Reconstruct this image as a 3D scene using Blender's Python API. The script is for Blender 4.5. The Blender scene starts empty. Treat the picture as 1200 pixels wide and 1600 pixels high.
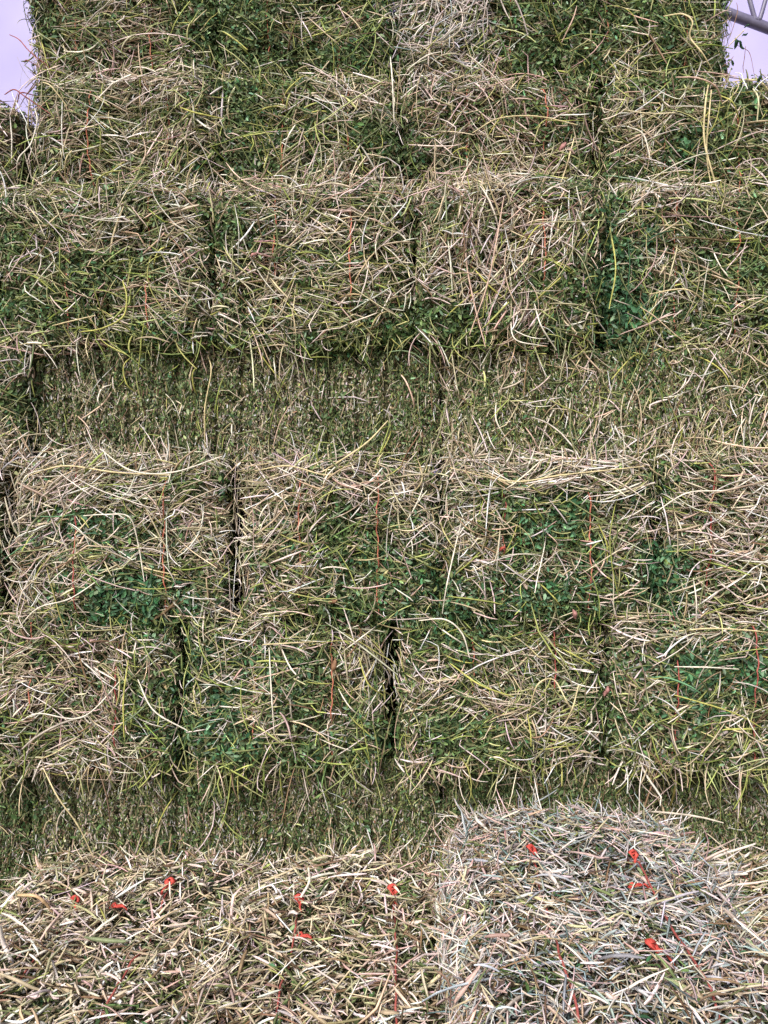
import bpy, math, random
import numpy as np

# ------------------------------------------------------------------ camera, world, sun, exposure
scene = bpy.context.scene
CAM_Z = 1.12
F = 1200.0                     # focal length in photo pixels (photo 1200 x 1600)
cam_d = bpy.data.cameras.new('camera')
cam_d.sensor_fit = 'HORIZONTAL'
cam_d.sensor_width = 36.0
cam_d.lens = 36.0 * F / 1200.0
cam_d.clip_start = 0.05
cam_d.clip_end = 500.0
cam = bpy.data.objects.new('camera', cam_d)
scene.collection.objects.link(cam)
cam.location = (0, 0, CAM_Z)
cam.rotation_euler = (math.radians(90), 0, 0)
scene.camera = cam

SUN_EL, SUN_AZ = math.radians(42), math.radians(-156)   # azimuth clockwise from +Y: behind the camera, a little left
world = bpy.data.worlds.new('World')
scene.world = world
world.use_nodes = True
wn = world.node_tree
sky = wn.nodes.new('ShaderNodeTexSky')
sky.sky_type = 'NISHITA'
sky.sun_disc = False
sky.sun_elevation = SUN_EL
sky.sun_rotation = SUN_AZ
sky.air_density = 0.7
sky.dust_density = 4.0
sky.ozone_density = 1.0
wn.links.new(sky.outputs[0], wn.nodes['Background'].inputs[0])
wn.nodes['Background'].inputs[1].default_value = 0.066
sun_d = bpy.data.lights.new('sun', 'SUN')
sun_d.energy = 1.5
sun_d.angle = math.radians(10)
sun_d.color = (1.0, 0.985, 0.965)
sun = bpy.data.objects.new('sun', sun_d)
scene.collection.objects.link(sun)
sun.location = (-1, -3, 5)
# the lamp shines along its -Z: tip it from the zenith, then turn it to the sky's azimuth
sun.rotation_euler = (math.radians(90) - SUN_EL, 0, math.radians(180) - SUN_AZ)
scene.view_settings.view_transform = 'Standard'
scene.view_settings.look = 'None'
scene.view_settings.gamma = 1.0
scene.view_settings.exposure = 1.42
scene.cycles.max_bounces = 6
scene.cycles.diffuse_bounces = 3

rng = np.random.default_rng(20240)
COL = scene.collection

# ------------------------------------------------------------------ helpers
def lin(r, g, b, k=1.0):
    c = np.array([r, g, b], float) / 255.0
    return np.where(c <= 0.04045, c / 12.92, ((c + 0.055) / 1.055) ** 2.4) * k

def norm(v):
    return v / np.maximum(np.linalg.norm(v, axis=-1, keepdims=True), 1e-9)

def build_mesh(name, verts, quads, colors=None, smooth=True):
    """verts (V,3), quads (Q,4) -> mesh, quickly"""
    me = bpy.data.meshes.new(name)
    V, Q = len(verts), len(quads)
    me.vertices.add(V)
    me.vertices.foreach_set('co', np.ascontiguousarray(verts, np.float32).ravel())
    me.loops.add(Q * 4)
    me.loops.foreach_set('vertex_index', np.ascontiguousarray(quads, np.int32).ravel())
    me.polygons.add(Q)
    me.polygons.foreach_set('loop_start', np.arange(0, Q * 4, 4, dtype=np.int32))
    me.polygons.foreach_set('loop_total', np.full(Q, 4, np.int32))
    if smooth:
        me.polygons.foreach_set('use_smooth', np.ones(Q, bool))
    me.update(calc_edges=True)
    if colors is not None:
        at = me.color_attributes.new('Col', 'FLOAT_COLOR', 'POINT')
        c4 = np.ones((V, 4), np.float32)
        c4[:, :3] = colors
        at.data.foreach_set('color', c4.ravel())
    return me

def link(name, me, mat, parent=None, kind=None):
    o = bpy.data.objects.new(name, me)
    if mat is not None and not me.materials:
        me.materials.append(mat)
    COL.objects.link(o)
    if parent is not None:
        o.parent = parent
    if kind:
        o['kind'] = kind
    return o

def tag(o, label, cat, group=None):
    o['label'] = label
    o['category'] = cat
    if group:
        o['group'] = group

class Waves:
    """smooth random field: a sum of sines in 3-D"""
    def __init__(self, seed, n, k0, k1):
        r = np.random.default_rng(seed)
        d = norm(r.normal(size=(n, 3)))
        self.k = d * r.uniform(k0, k1, (n, 1))
        self.p = r.uniform(0, 6.283, n)
        self.n = n
    def __call__(self, P):
        return np.sin(P @ self.k.T + self.p).sum(1) / math.sqrt(self.n)

lump_big = Waves(1, 7, 12, 34)
lump_small = Waves(2, 9, 70, 150)
dir_noise = Waves(3, 8, 10, 40)
col_noise = Waves(4, 8, 15, 60)
col_fine = Waves(5, 8, 60, 140)

# ------------------------------------------------------------------ materials
def hay_material(name, rough=0.6, spec=0.25, transl=0.0, vary=0.35, scale=55.0):
    m = bpy.data.materials.new(name)
    m.use_nodes = True
    nt = m.node_tree
    b = nt.nodes['Principled BSDF']
    at = nt.nodes.new('ShaderNodeAttribute'); at.attribute_name = 'Col'
    tc = nt.nodes.new('ShaderNodeTexCoord')
    nz = nt.nodes.new('ShaderNodeTexNoise'); nz.inputs['Scale'].default_value = scale; nz.inputs['Detail'].default_value = 3
    mr = nt.nodes.new('ShaderNodeMapRange')
    mr.inputs['From Min'].default_value = 0.3; mr.inputs['From Max'].default_value = 0.7
    mr.inputs['To Min'].default_value = 1.0 - vary; mr.inputs['To Max'].default_value = 1.0 + vary * 0.6
    mx = nt.nodes.new('ShaderNodeVectorMath'); mx.operation = 'SCALE'
    nt.links.new(tc.outputs['Object'], nz.inputs['Vector'])
    nt.links.new(nz.outputs['Fac'], mr.inputs['Value'])
    nt.links.new(at.outputs['Color'], mx.inputs[0])
    nt.links.new(mr.outputs['Result'], mx.inputs['Scale'])
    nt.links.new(mx.outputs['Vector'], b.inputs['Base Color'])
    b.inputs['Roughness'].default_value = rough
    b.inputs['Specular IOR Level'].default_value = spec
    if transl > 0:
        tr = nt.nodes.new('ShaderNodeBsdfTranslucent')
        ms = nt.nodes.new('ShaderNodeMixShader'); ms.inputs[0].default_value = transl
        out = nt.nodes['Material Output']
        nt.links.new(mx.outputs['Vector'], tr.inputs['Color'])
        nt.links.new(b.outputs[0], ms.inputs[1]); nt.links.new(tr.outputs[0], ms.inputs[2])
        nt.links.new(ms.outputs[0], out.inputs['Surface'])
    return m

def ramp_material(name, stops, scale, rough=0.85, bump=0.0, detail=6.0, spec=0.2):
    m = bpy.data.materials.new(name)
    m.use_nodes = True
    nt = m.node_tree
    b = nt.nodes['Principled BSDF']
    tc = nt.nodes.new('ShaderNodeTexCoord')
    nz = nt.nodes.new('ShaderNodeTexNoise'); nz.inputs['Scale'].default_value = scale; nz.inputs['Detail'].default_value = detail
    cr = nt.nodes.new('ShaderNodeValToRGB')
    els = cr.color_ramp.elements
    while len(els) < len(stops):
        els.new(0.5)
    for e, (p, c) in zip(els, stops):
        e.position = p; e.color = (*c, 1)
    nt.links.new(tc.outputs['Object'], nz.inputs['Vector'])
    nt.links.new(nz.outputs['Fac'], cr.inputs['Fac'])
    nt.links.new(cr.outputs['Color'], b.inputs['Base Color'])
    b.inputs['Roughness'].default_value = rough
    b.inputs['Specular IOR Level'].default_value = spec
    if bump:
        bp = nt.nodes.new('ShaderNodeBump'); bp.inputs['Strength'].default_value = bump; bp.inputs['Distance'].default_value = 0.01
        nt.links.new(nz.outputs['Fac'], bp.inputs['Height'])
        nt.links.new(bp.outputs['Normal'], b.inputs['Normal'])
    return m

M_STEM = hay_material('dry_stem', 0.55, 0.3, 0.0, 0.30)
M_LEAF = hay_material('dry_leaf', 0.6, 0.25, 0.2, 0.30, 90)
M_CORE = ramp_material('packed_hay', [(0.3, (0.012, 0.012, 0.006)), (0.5, (0.04, 0.042, 0.016)), (0.68, (0.10, 0.085, 0.045))], 160, bump=0.9)  # colour set very dark: shade in the gaps is painted into the core
M_TWINE = ramp_material('red_twine', [(0.3, (0.26, 0.05, 0.045)), (0.7, (0.46, 0.14, 0.115))], 90, rough=0.5)
M_TWINE_FADED = ramp_material('faded_twine', [(0.3, (0.34, 0.09, 0.055)), (0.7, (0.60, 0.24, 0.16))], 90, rough=0.6)
M_KNOT = ramp_material('knot_plastic', [(0.3, (0.36, 0.04, 0.03)), (0.7, (0.60, 0.10, 0.075))], 160, rough=0.6)

# ------------------------------------------------------------------ colour palettes (linear albedo)
PAL = {
    'straw':  [lin(200, 184, 156), lin(182, 166, 136), lin(212, 196, 172), lin(164, 150, 120), lin(186, 176, 142)],
    'bleach': [lin(224, 212, 200), lin(228, 220, 212), lin(214, 198, 186), lin(218, 204, 196)],
    'pink':   [lin(200, 172, 164), lin(182, 152, 142), lin(208, 186, 176)],
    'yellow': [lin(166, 172, 100), lin(148, 156, 84), lin(182, 184, 126), lin(128, 140, 72)],
    'olive':  [lin(116, 124, 78), lin(100, 110, 68), lin(134, 138, 98)],
    'green':  [lin(90, 116, 66), lin(76, 102, 58), lin(108, 132, 82), lin(62, 88, 52), lin(122, 140, 102)],
    'teal':   [lin(72, 118, 78), lin(60, 100, 68), lin(94, 136, 98), lin(122, 150, 120)],
    'brown':  [lin(120, 98, 74), lin(100, 80, 60), lin(140, 114, 90)],
    'silver': [lin(198, 194, 194), lin(180, 180, 182), lin(206, 196, 190), lin(166, 172, 172), lin(188, 178, 168)],
    'bluegrey': [lin(140, 156, 154), lin(116, 138, 134), lin(154, 164, 162)],
}
PAL = {k: np.array(v) for k, v in PAL.items()}
NAMES = list(PAL)

def pick_colors(W, r, jitter=0.14):
    """W (N, len(NAMES)) weights -> (N,3) colours"""
    W = np.maximum(W, 0); C = np.cumsum(W, 1); C /= C[:, -1:]
    k = (r.random((len(W), 1)) > C).sum(1).clip(0, len(NAMES) - 1)
    out = np.zeros((len(W), 3))
    for i, nme in enumerate(NAMES):
        s = np.nonzero(k == i)[0]
        if len(s):
            p = PAL[nme]
            out[s] = p[r.integers(0, len(p), len(s))]
    out *= np.exp(r.normal(0, jitter, (len(W), 1)))
    out *= np.exp(r.normal(0, 0.05, (len(W), 3)))
    return out.clip(0.004, 0.85)

# hay differs over the stack's face, and light on bale top edges is painted as pale bands: (x, y, rx, ry, strength) in photo units on the row's front plane
PALE = [(690, 50, 65, 50, 1.4), (190, 80, 70, 50, .4), (170, 200, 130, 80, .9), (290, 130, 80, 25, .7), (700, 160, 100, 50, .6), (1030, 190, 60, 90, .5),
        (560, 150, 60, 40, .5), (480, 180, 70, 60, .4), (800, 390, 80, 130, 1.3), (640, 300, 260, 28, .9), (1000, 290, 200, 26, .7), (470, 430, 70, 80, .7),
        (230, 345, 110, 50, .9), (640, 360, 90, 60, .6), (280, 440, 50, 90, .4), (190, 745, 190, 35, 1.2), (520, 745, 150, 30, .8), (860, 745, 170, 35, 1.0),
        (1130, 735, 110, 35, 1.0), (90, 810, 90, 110, .8), (320, 850, 45, 120, .8), (420, 820, 60, 110, .7), (1150, 820, 70, 90, 1.2), (740, 830, 50, 90, .7),
        (600, 790, 70, 50, .5), (90, 1090, 110, 80, .9), (220, 1080, 60, 90, .5), (570, 1040, 40, 90, .6), (830, 1090, 110, 60, .7), (640, 1110, 30, 90, .6),
        (1130, 985, 90, 18, 1.1), (980, 1060, 50, 80, .4), (420, 1000, 80, 40, .4), (40, 870, 40, 90, .5)]
SILVER = [(700, 30, 65, 45, 4.0), (645, 75, 45, 50, 1.2)]
GREEN = [(330, 55, 90, 65, 1.0), (470, 50, 130, 70, 1.1), (870, 60, 100, 70, 1.4), (1040, 50, 110, 80, 1.2), (120, 60, 60, 60, .5), (380, 190, 90, 60, 1.0), (600, 240, 50, 60, .9),
         (1085, 235, 70, 50, 1.0), (1170, 140, 40, 60, .9), (900, 230, 40, 60, .5), (80, 440, 100, 80, .9), (850, 480, 70, 60, 1.0), (1130, 470, 90, 60, 1.0),
         (380, 345, 40, 40, .9), (690, 510, 80, 40, .8), (30, 520, 40, 60, .6), (250, 400, 30, 40, .5), (160, 390, 60, 40, .5), (1170, 330, 50, 30, .8),
         (560, 870, 70, 90, .7), (840, 860, 110, 80, .8), (740, 960, 90, 40, .9), (560, 940, 90, 40, .6), (700, 1060, 70, 100, 1.0), (500, 1160, 120, 50, .8),
         (740, 1190, 60, 70, .8), (350, 1170, 80, 50, .7), (40, 1150, 80, 50, .6), (260, 1000, 40, 120, .4), (960, 1140, 60, 60, .6), (900, 980, 60, 30, .6), (300, 965, 320, 22, .8), (800, 965, 250, 22, .9), (250, 530, 300, 18, .7), (760, 530, 260, 18, .9)]
TEAL = [(985, 440, 45, 95, 1.6), (185, 940, 70, 35, 1.0), (270, 950, 60, 40, .6), (1030, 890, 38, 90, 1.5), (840, 900, 80, 60, .6), (355, 1095, 70, 60, 1.4),
        (1110, 1045, 75, 50, 1.6), (600, 905, 90, 50, .4), (130, 830, 60, 40, .5), (1080, 240, 40, 30, .7), (220, 870, 60, 60, .4), (880, 800, 60, 40, .5), (720, 950, 60, 30, .8)]
PINK = [(180, 80, 80, 50, .8), (840, 160, 90, 50, 1.4), (800, 390, 70, 110, .8), (1150, 810, 70, 90, .7), (110, 1090, 90, 70, .9), (430, 390, 30, 40, 1.0), (660, 300, 140, 30, .5), (20, 190, 40, 60, .8)]
# preferred lie of the stems: (x, y, rx, ry, angle in degrees from the horizontal, strength)
LIE = [(800, 400, 90, 140, 75, 1.5), (190, 745, 220, 40, 8, 1.5), (860, 740, 220, 40, 0, 1.5), (1130, 800, 120, 100, 0, 1.5), (180, 200, 160, 90, 25, 1.2),
       (320, 850, 50, 140, -15, 1.2), (1130, 985, 100, 25, 0, 2), (690, 30, 60, 40, 60, 1), (690, 80, 70, 40, 5, 1), (990, 440, 50, 110, 85, 1), (300, 330, 300, 40, 10, 1),
       (570, 1040, 60, 110, -60, 1), (210, 1090, 70, 100, -50, 1), (600, 1140, 80, 70, 60, .8), (60, 810, 90, 110, 45, .9), (750, 1000, 120, 60, -35, .8), (1040, 60, 110, 80, -60, .6)]

def blobs(L, x, y):
    s = np.zeros_like(x)
    for (a, b, rx, ry, k) in L:
        s += k * np.exp(-(((x - a) / rx) ** 2 + ((y - b) / ry) ** 2))
    return s

# ------------------------------------------------------------------ strands and leaves
def strands(P, D, E, N, L, R, bend, arch, nseg, r, kink=0.25):
    """tubes of 3 sides. P middle, D direction, E sideways, N out of the face; returns verts, quads (n per strand constant)"""
    n = len(P)
    t = np.linspace(-0.5, 0.5, nseg + 1)
    th = bend[:, None] * t[None, :] + (r.normal(0, kink, (n, nseg + 1))).cumsum(1) * 0.5
    snap = np.where(r.random(n) < .3, r.normal(0, .7, n), 0.0)          # some stems are creased at a node
    th = th + snap[:, None] * (np.arange(nseg + 1)[None, :] >= r.integers(1, nseg + 1, n)[:, None])
    dirs = np.cos(th)[..., None] * D[:, None, :] + np.sin(th)[..., None] * E[:, None, :]
    step = (L / nseg)[:, None, None]
    C = np.cumsum(dirs * step, 1)
    C = C - C.mean(1, keepdims=True) + P[:, None, :]
    C = C + N[:, None, :] * (arch[:, None] * (1 - 4 * t[None, :] ** 2) * L[:, None])[..., None]
    T = np.empty_like(C)
    T[:, 1:-1] = C[:, 2:] - C[:, :-2]; T[:, 0] = C[:, 1] - C[:, 0]; T[:, -1] = C[:, -1] - C[:, -2]
    T = norm(T)
    A = norm(np.cross(T, N[:, None, :] + 1e-4))
    B = np.cross(A, T)
    taper = 1.0 - 0.55 * np.abs(2 * t) ** 3
    taper = taper * (1 + 0.25 * (r.random((n, 1)) - .5) * 2 * t[None, :] * 2)
    verts = []
    flat = r.uniform(0.15, 1.0, (n, 1, 1))
    for k in range(3):
        a = math.radians(90 + 120 * k)
        verts.append(C + (A * math.cos(a) + B * (math.sin(a) * flat)) * (R[:, None] * taper)[..., None])
    V = np.stack(verts, 2)                                  # n, nseg+1, 3, xyz
    idx = np.arange((nseg + 1) * 3).reshape(nseg + 1, 3)
    q = []
    for s in range(nseg):
        for k in range(3):
            k2 = (k + 1) % 3
            q.append((idx[s, k], idx[s, k2], idx[s + 1, k2], idx[s + 1, k]))
    q = np.array(q)
    per = (nseg + 1) * 3
    Q = (np.arange(n)[:, None, None] * per + q[None]).reshape(-1, 4)
    return V.reshape(-1, 3), Q, per

def leaves(P, D, S, N, L, Wd, fold, pointed):
    """folded leaflets of two quads. pointed 0: chopped blade, 1: leaf"""
    n = len(P)
    up = N * fold[:, None]
    L = L[:, None]; Wd = Wd[:, None]
    wb = Wd * (1 - 0.65 * pointed[:, None])
    v0 = P - D * L * .5
    v3 = P + D * L * .5
    l1 = P - D * L * .22 + S * wb * .5 * 1.0 + up * Wd * .5
    l1 = P - D * L * .20 + S * Wd * .5 + up * Wd * .5
    l2 = P + D * L * (.2 + .25 * (1 - pointed[:, None])) + S * Wd * .45 + up * Wd * .5
    r1 = P - D * L * .20 - S * Wd * .5 + up * Wd * .5
    r2 = P + D * L * (.2 + .25 * (1 - pointed[:, None])) - S * Wd * .45 + up * Wd * .5
    V = np.stack([v0, l1, l2, v3, r2, r1], 1)
    q = np.array([(0, 3, 2, 1), (0, 5, 4, 3)])
    Q = (np.arange(n)[:, None, None] * 6 + q[None]).reshape(-1, 4)
    return V.reshape(-1, 3), Q, 6

# ------------------------------------------------------------------ the bale
class Bale:
    def __init__(self, x0, x1, y0, y1, z0, z1, seed, kind, plane, rnd=0.035, yaw=0.0):
        self.c = np.array([(x0 + x1) / 2, (y0 + y1) / 2, (z0 + z1) / 2])
        self.h = np.array([(x1 - x0) / 2, (y1 - y0) / 2, (z1 - z0) / 2])
        self.r = np.random.default_rng(seed)
        self.off = self.r.uniform(-50, 50, 3)
        self.kind = kind; self.plane = plane; self.rnd = rnd
        self.R = np.array([[math.cos(yaw), -math.sin(yaw), 0], [math.sin(yaw), math.cos(yaw), 0], [0, 0, 1]])
        self.yaw = yaw
        self.root = None
        self.fringe = []
        self.open = (.3, .3)                                # how many stems reach across the joint on either side

    def surf(self, p):
        """a point on the sharp box (local) -> rounded lumpy surface and normal"""
        inner = np.clip(p, -self.h + self.rnd, self.h - self.rnd)
        d = p - inner
        n = norm(d)
        q = inner + n * self.rnd
        amp = {'cut': 0.004, 'end': 0.012, 'top': 0.010}[self.kind]
        q = q + n * (lump_big(q + self.off) * amp + lump_small(q + self.off) * 0.0025)[:, None]
        if self.kind == 'cut':                              # flakes: shallow upright grooves
            ph = (q[:, 0] + self.off[0]) / 0.082 + 0.25 * np.sin((q[:, 0] + self.off[0]) * 23)
            g = np.abs(ph - np.round(ph))
            q = q - n * (0.012 * np.exp(-(g / 0.07) ** 2))[:, None] + n * (.0035 * np.sin(q[:, 0] * 260 + 3 * np.sin(q[:, 2] * 30)))[:, None]
        return q, n

    def world(self, q):
        return q @ self.R.T + self.c

    def photo(self, W):
        """photo-unit coordinates on this row's front plane (used only to say where on the stack hay is paler or greener)"""
        return 600 + W[:, 0] * F / self.plane, 800 - (W[:, 2] - CAM_Z) * F / self.plane

    def core(self, mat):
        h = self.h; V = []; Q = []; base = 0
        for ax in range(3):
            for sg in (-1, 1):
                a, b = [(1, 2), (2, 0), (0, 1)][ax]
                na, nb = max(6, int(h[a] / 0.014)), max(6, int(h[b] / 0.014))
                na, nb = min(na, 36), min(nb, 36)
                ga, gb = np.meshgrid(np.linspace(-h[a], h[a], na + 1), np.linspace(-h[b], h[b], nb + 1), indexing='ij')
                p = np.zeros((ga.size, 3)); p[:, a] = ga.ravel(); p[:, b] = gb.ravel(); p[:, ax] = sg * h[ax]
                q, n = self.surf(p)
                V.append(q - n * 0.006)
                i = np.arange(ga.size).reshape(na + 1, nb + 1)
                f = np.stack([i[:-1, :-1], i[1:, :-1], i[1:, 1:], i[:-1, 1:]], -1).reshape(-1, 4) + base
                Q.append(f if sg > 0 else f[:, ::-1]); base += ga.size
        return build_mesh('packed_core', np.concatenate(V), np.concatenate(Q))

    def sample(self, dens, faces):
        """random points on the faces: faces = {(axis, sign): (share, strip)}; strip limits the depth from the front"""
        P = []
        for (ax, sg), (k, strip) in faces.items():
            a, b = [(1, 2), (2, 0), (0, 1)][ax]
            lo = -self.h.copy(); hi = self.h.copy()
            if strip is not None and ax != 1:
                hi[1] = min(hi[1], lo[1] + strip)
            area = (hi[a] - lo[a]) * (hi[b] - lo[b])
            n = int(area * dens * k)
            p = np.zeros((n, 3))
            p[:, a] = self.r.uniform(lo[a], hi[a], n); p[:, b] = self.r.uniform(lo[b], hi[b], n)
            p[:, ax] = sg * self.h[ax]
            P.append(p)
        P = np.concatenate(P)
        q, n = self.surf(P)
        # thin out what lies well outside the picture
        W = self.world(q)
        px = 600 + W[:, 0] * F / W[:, 1]; py = 800 - (W[:, 2] - CAM_Z) * F / W[:, 1]
        out = (px < -120) | (px > 1320) | (py < -100) | (py > 1700)
        keep = ~out | (self.r.random(len(q)) < 0.2)
        return q[keep], n[keep]

    def frame(self, n):
        up = np.zeros_like(n); up[:, 2] = 1
        flat = np.abs(n[:, 2]) > 0.75
        up[flat] = (0, 1, 0)
        t1 = norm(np.cross(up, n)); t2 = np.cross(n, t1)
        return t1, t2

BALES = []
tri_total = 0

def hay_on(b, spec):
    """cover a bale with chaff, leaflets and stems; spec gives densities per square metre and palette weights"""
    global tri_total
    r = b.r
    faces = spec.get('faces', FRONT_FACES)
    def maps(q):
        W = b.world(q)
        if b.kind == 'top':
            g = 0.35 * col_noise(W * 1.0 + 3) ; p = 0.5 + 0.3 * col_noise(W + 9)
            return p, np.maximum(g, 0), np.zeros(len(q)), np.maximum(0, col_noise(W + 5)) * .3, W
        x, y = b.photo(W)
        nz = col_noise(W)
        fz = col_fine(W); uneven = np.clip(.85 + .5 * nz + .35 * fz, 0, 2)
        return (blobs(PALE, x, y) * np.clip(.9 - .3 * nz, .3, 1.6) + .25 * np.maximum(-nz, 0), blobs(GREEN, x, y) * uneven + .35 * np.maximum(nz, 0),
                blobs(TEAL, x, y) * uneven, blobs(PINK, x, y), W)
    def weights(base, gain, p, g, t, k):
        w = np.zeros((len(p), len(NAMES)))
        for i, nme in enumerate(NAMES):
            w[:, i] = base.get(nme, 0.0)
            for arr, key in ((p, 'pale'), (g, 'green'), (t, 'teal'), (k, 'pink')):
                w[:, i] += gain.get(key, {}).get(nme, 0.0) * arr
        return w
    STEM_GAIN = {'pale': {'straw': .7, 'bleach': .6, 'yellow': -.05}, 'green': {'olive': .35, 'green': .15, 'yellow': .3, 'straw': -.15, 'bleach': -.1},
                 'teal': {'teal': .25, 'olive': .2, 'straw': -.1}, 'pink': {'pink': .7, 'brown': .25}}
    BIT_GAIN = {'pale': {'straw': .35, 'bleach': .12, 'olive': .1}, 'green': {'green': .8, 'olive': .4, 'straw': -.1},
                'teal': {'teal': 1.3, 'green': .2}, 'pink': {'brown': .5, 'pink': .3}}
    VV, QQ, CC = [], [], []
    off = 0
    def add(V, Q, per, c, store):
        n = len(c)
        shade = np.repeat(c, per, 0).reshape(n, per, 3)
        ramp = np.linspace(-1, 1, per)[None, :, None] * r.normal(0, .16, (n, 1, 1))   # one end of a stem is paler than the other
        shade = (shade * (1 + ramp)).reshape(-1, 3)
        store.append((V, Q, shade))
    stems, bits = [], []
    # --- chaff: chopped bits and leaf crumbs lying every way
    q, n = b.sample(spec['bits'], faces)
    p, g, t, k, W = maps(q)
    m = len(q)
    t1, t2 = b.frame(n)
    a = r.uniform(0, 6.283, m)
    if b.kind == 'cut':
        vert = r.random(m) < 0.62
        a = np.where(vert, math.pi / 2 + r.normal(0, .35, m), a)
    D = np.cos(a)[:, None] * t1 + np.sin(a)[:, None] * t2 + n * r.normal(0, .45, (m, 1)); D = norm(D)
    S = norm(np.cross(n + .5 * r.normal(size=(m, 3)), D)); N2 = np.cross(D, S)
    L = spec['bit_len'] * np.exp(r.normal(0, .4, m)); Wd = spec['bit_w'] * np.exp(r.normal(0, .3, m))
    P = q + n * (r.uniform(-.010, .007, (m, 1)) if b.kind != 'cut' else r.uniform(-.005, .007, (m, 1)))
    w = weights(spec['bit_pal'], BIT_GAIN, p, g, t, k)
    V, Q, per = leaves(P, D, S, N2, L, Wd, r.uniform(-.5, .5, m), (r.random(m) < .4).astype(float))
    if b.kind == 'cut':                                     # one flake is leafier, the next one stemmier
        ph = np.round((q[:, 0] + b.off[0]) / 0.082 + 0.25 * np.sin((q[:, 0] + b.off[0]) * 23)).astype(int)
        tone = np.random.default_rng(9).uniform(-1, 1, 97)[ph % 97]
        w[:, NAMES.index('straw')] *= np.clip(1 + .45 * tone, .2, 3); w[:, NAMES.index('bleach')] *= np.clip(1 + .6 * tone, .1, 3)
        w[:, NAMES.index('green')] *= np.clip(1 - .35 * tone, .2, 3)
    add(V, Q, per, pick_colors(w, r, .4) * spec.get('chaff', .66), bits)  # chaff colour darkened to paint shade into the gaps between stems
    # --- leaflets in clumps where the hay is green
    q, n = b.sample(spec['leaf'], faces)
    p, g, t, k, W = maps(q)
    keep = r.random(len(q)) < (0.22 + .55 * g + .75 * t - .1 * p + .28 * col_fine(W)) * .9
    q, n, p, g, t, k = q[keep], n[keep], p[keep], g[keep], t[keep], k[keep]
    m = len(q)
    if m:
        t1, t2 = b.frame(n)
        a = r.uniform(0, 6.283, m)
        D = norm(np.cos(a)[:, None] * t1 + np.sin(a)[:, None] * t2 + n * r.normal(.1, .5, (m, 1)))
        S = norm(np.cross(n + .6 * r.normal(size=(m, 3)), D)); N2 = np.cross(D, S)
        L = r.uniform(.006, .018, m) * np.where(t > .7, 1.3, 1.0); Wd = L * r.uniform(.25, .46, m)
        P = q + n * r.uniform(.0, .020, (m, 1))
        w = weights({'green': .8, 'olive': .15, 'teal': .12}, {'teal': {'teal': 2.0}, 'pale': {'olive': .2}}, p, g, t, k)
        V, Q, per = leaves(P, D, S, N2, L, Wd, r.uniform(.1, .7, m), np.ones(m))
        add(V, Q, per, pick_colors(w, r, .3), bits)
    # --- stems in two sizes
    for (dens, l0, sl, r0, nseg, lift0, lift1, bend_s, key) in spec['stems']:
        q, n = b.sample(dens, faces)
        p, g, t, k, W = maps(q)
        keep = r.random(len(q)) < np.clip(.54 + .50 * p - .28 * g - .34 * t + .16 * col_fine(W + 2), .18, 1.0)
        q, n, p, g, t, k, W = [z[keep] for z in (q, n, p, g, t, k, W)]
        m = len(q)
        if not m:
            continue
        t1, t2 = b.frame(n)
        if b.kind == 'top':
            a0 = 1.6 * dir_noise(W * .8); sp = 1.2
            a = a0 + r.normal(0, sp, m)
        elif b.kind == 'cut':
            a = math.pi / 2 + .25 * dir_noise(W) + r.normal(0, spec.get('spread', .35), m)
        else:
            x, y = b.photo(W)
            vx = np.full(m, .45); vy = np.zeros(m)
            for (cx, cy, rx, ry, deg, s) in LIE:
                kk = s * np.exp(-(((x - cx) / rx) ** 2 + ((y - cy) / ry) ** 2))
                vx += kk * math.cos(2 * math.radians(deg)); vy += kk * math.sin(2 * math.radians(deg))
            mag = np.hypot(vx, vy)
            a = .5 * np.arctan2(vy, vx) + .55 * dir_noise(W) + r.normal(0, 1, m) * np.clip(.85 - .3 * mag, .35, .8)
        rnd = r.random(m) < .25
        a = np.where(rnd, r.uniform(0, 6.283, m), a)
        D = np.cos(a)[:, None] * t1 + np.sin(a)[:, None] * t2 + n * r.normal(0, .42 if b.kind == 'top' else .27, (m, 1)); D = norm(D)
        E = norm(np.cross(n, D)); N2 = np.cross(D, E)
        L = l0 * np.exp(r.normal(0, sl, m))
        over = spec.get('over', (.35, .35)) 
        ex = np.abs(D @ np.array([1., 0, 0])) * L * .5; ez = np.abs(D[:, 2]) * L * .5
        ok = np.ones(m, bool)
        if b.kind == 'end':
            cross_r = q[:, 0] + ex > b.h[0] + .002; cross_l = -q[:, 0] + ex > b.h[0] + .002; cross_z = np.abs(q[:, 2]) + ez > b.h[2] + .006
            u = r.random(m)
            ok = ~((cross_l & (u > b.open[0])) | (cross_r & (u > b.open[1])) | (cross_z & (u > .42)))
        R_ = r0 * np.exp(r.normal(0, .28, m)) * (1 + .12 * p.clip(0, 1))
        q, n, D, E, N2, L, R_, p, g, t, k = [z[ok] for z in (q, n, D, E, N2, L, R_, p, g, t, k)]
        m = len(q)
        bend = r.normal(0, bend_s, m)
        arch = r.normal(.02, .05, m)
        P = q + n * r.uniform(lift0, lift1, (m, 1))
        w = weights(spec['stem_pal'], STEM_GAIN, p, g, t, k)
        if b.kind == 'end':
            x, y = b.photo(q + b.c)
            w[:, NAMES.index('silver')] += blobs(SILVER, x, y); w[:, NAMES.index('bleach')] += .8 * blobs(SILVER, x, y)
        V, Q, per = strands(P, D, E, N2, L, R_, bend, arch, nseg, r, .10)
        add(V, Q, per, pick_colors(w, r, .18), stems)
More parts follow.
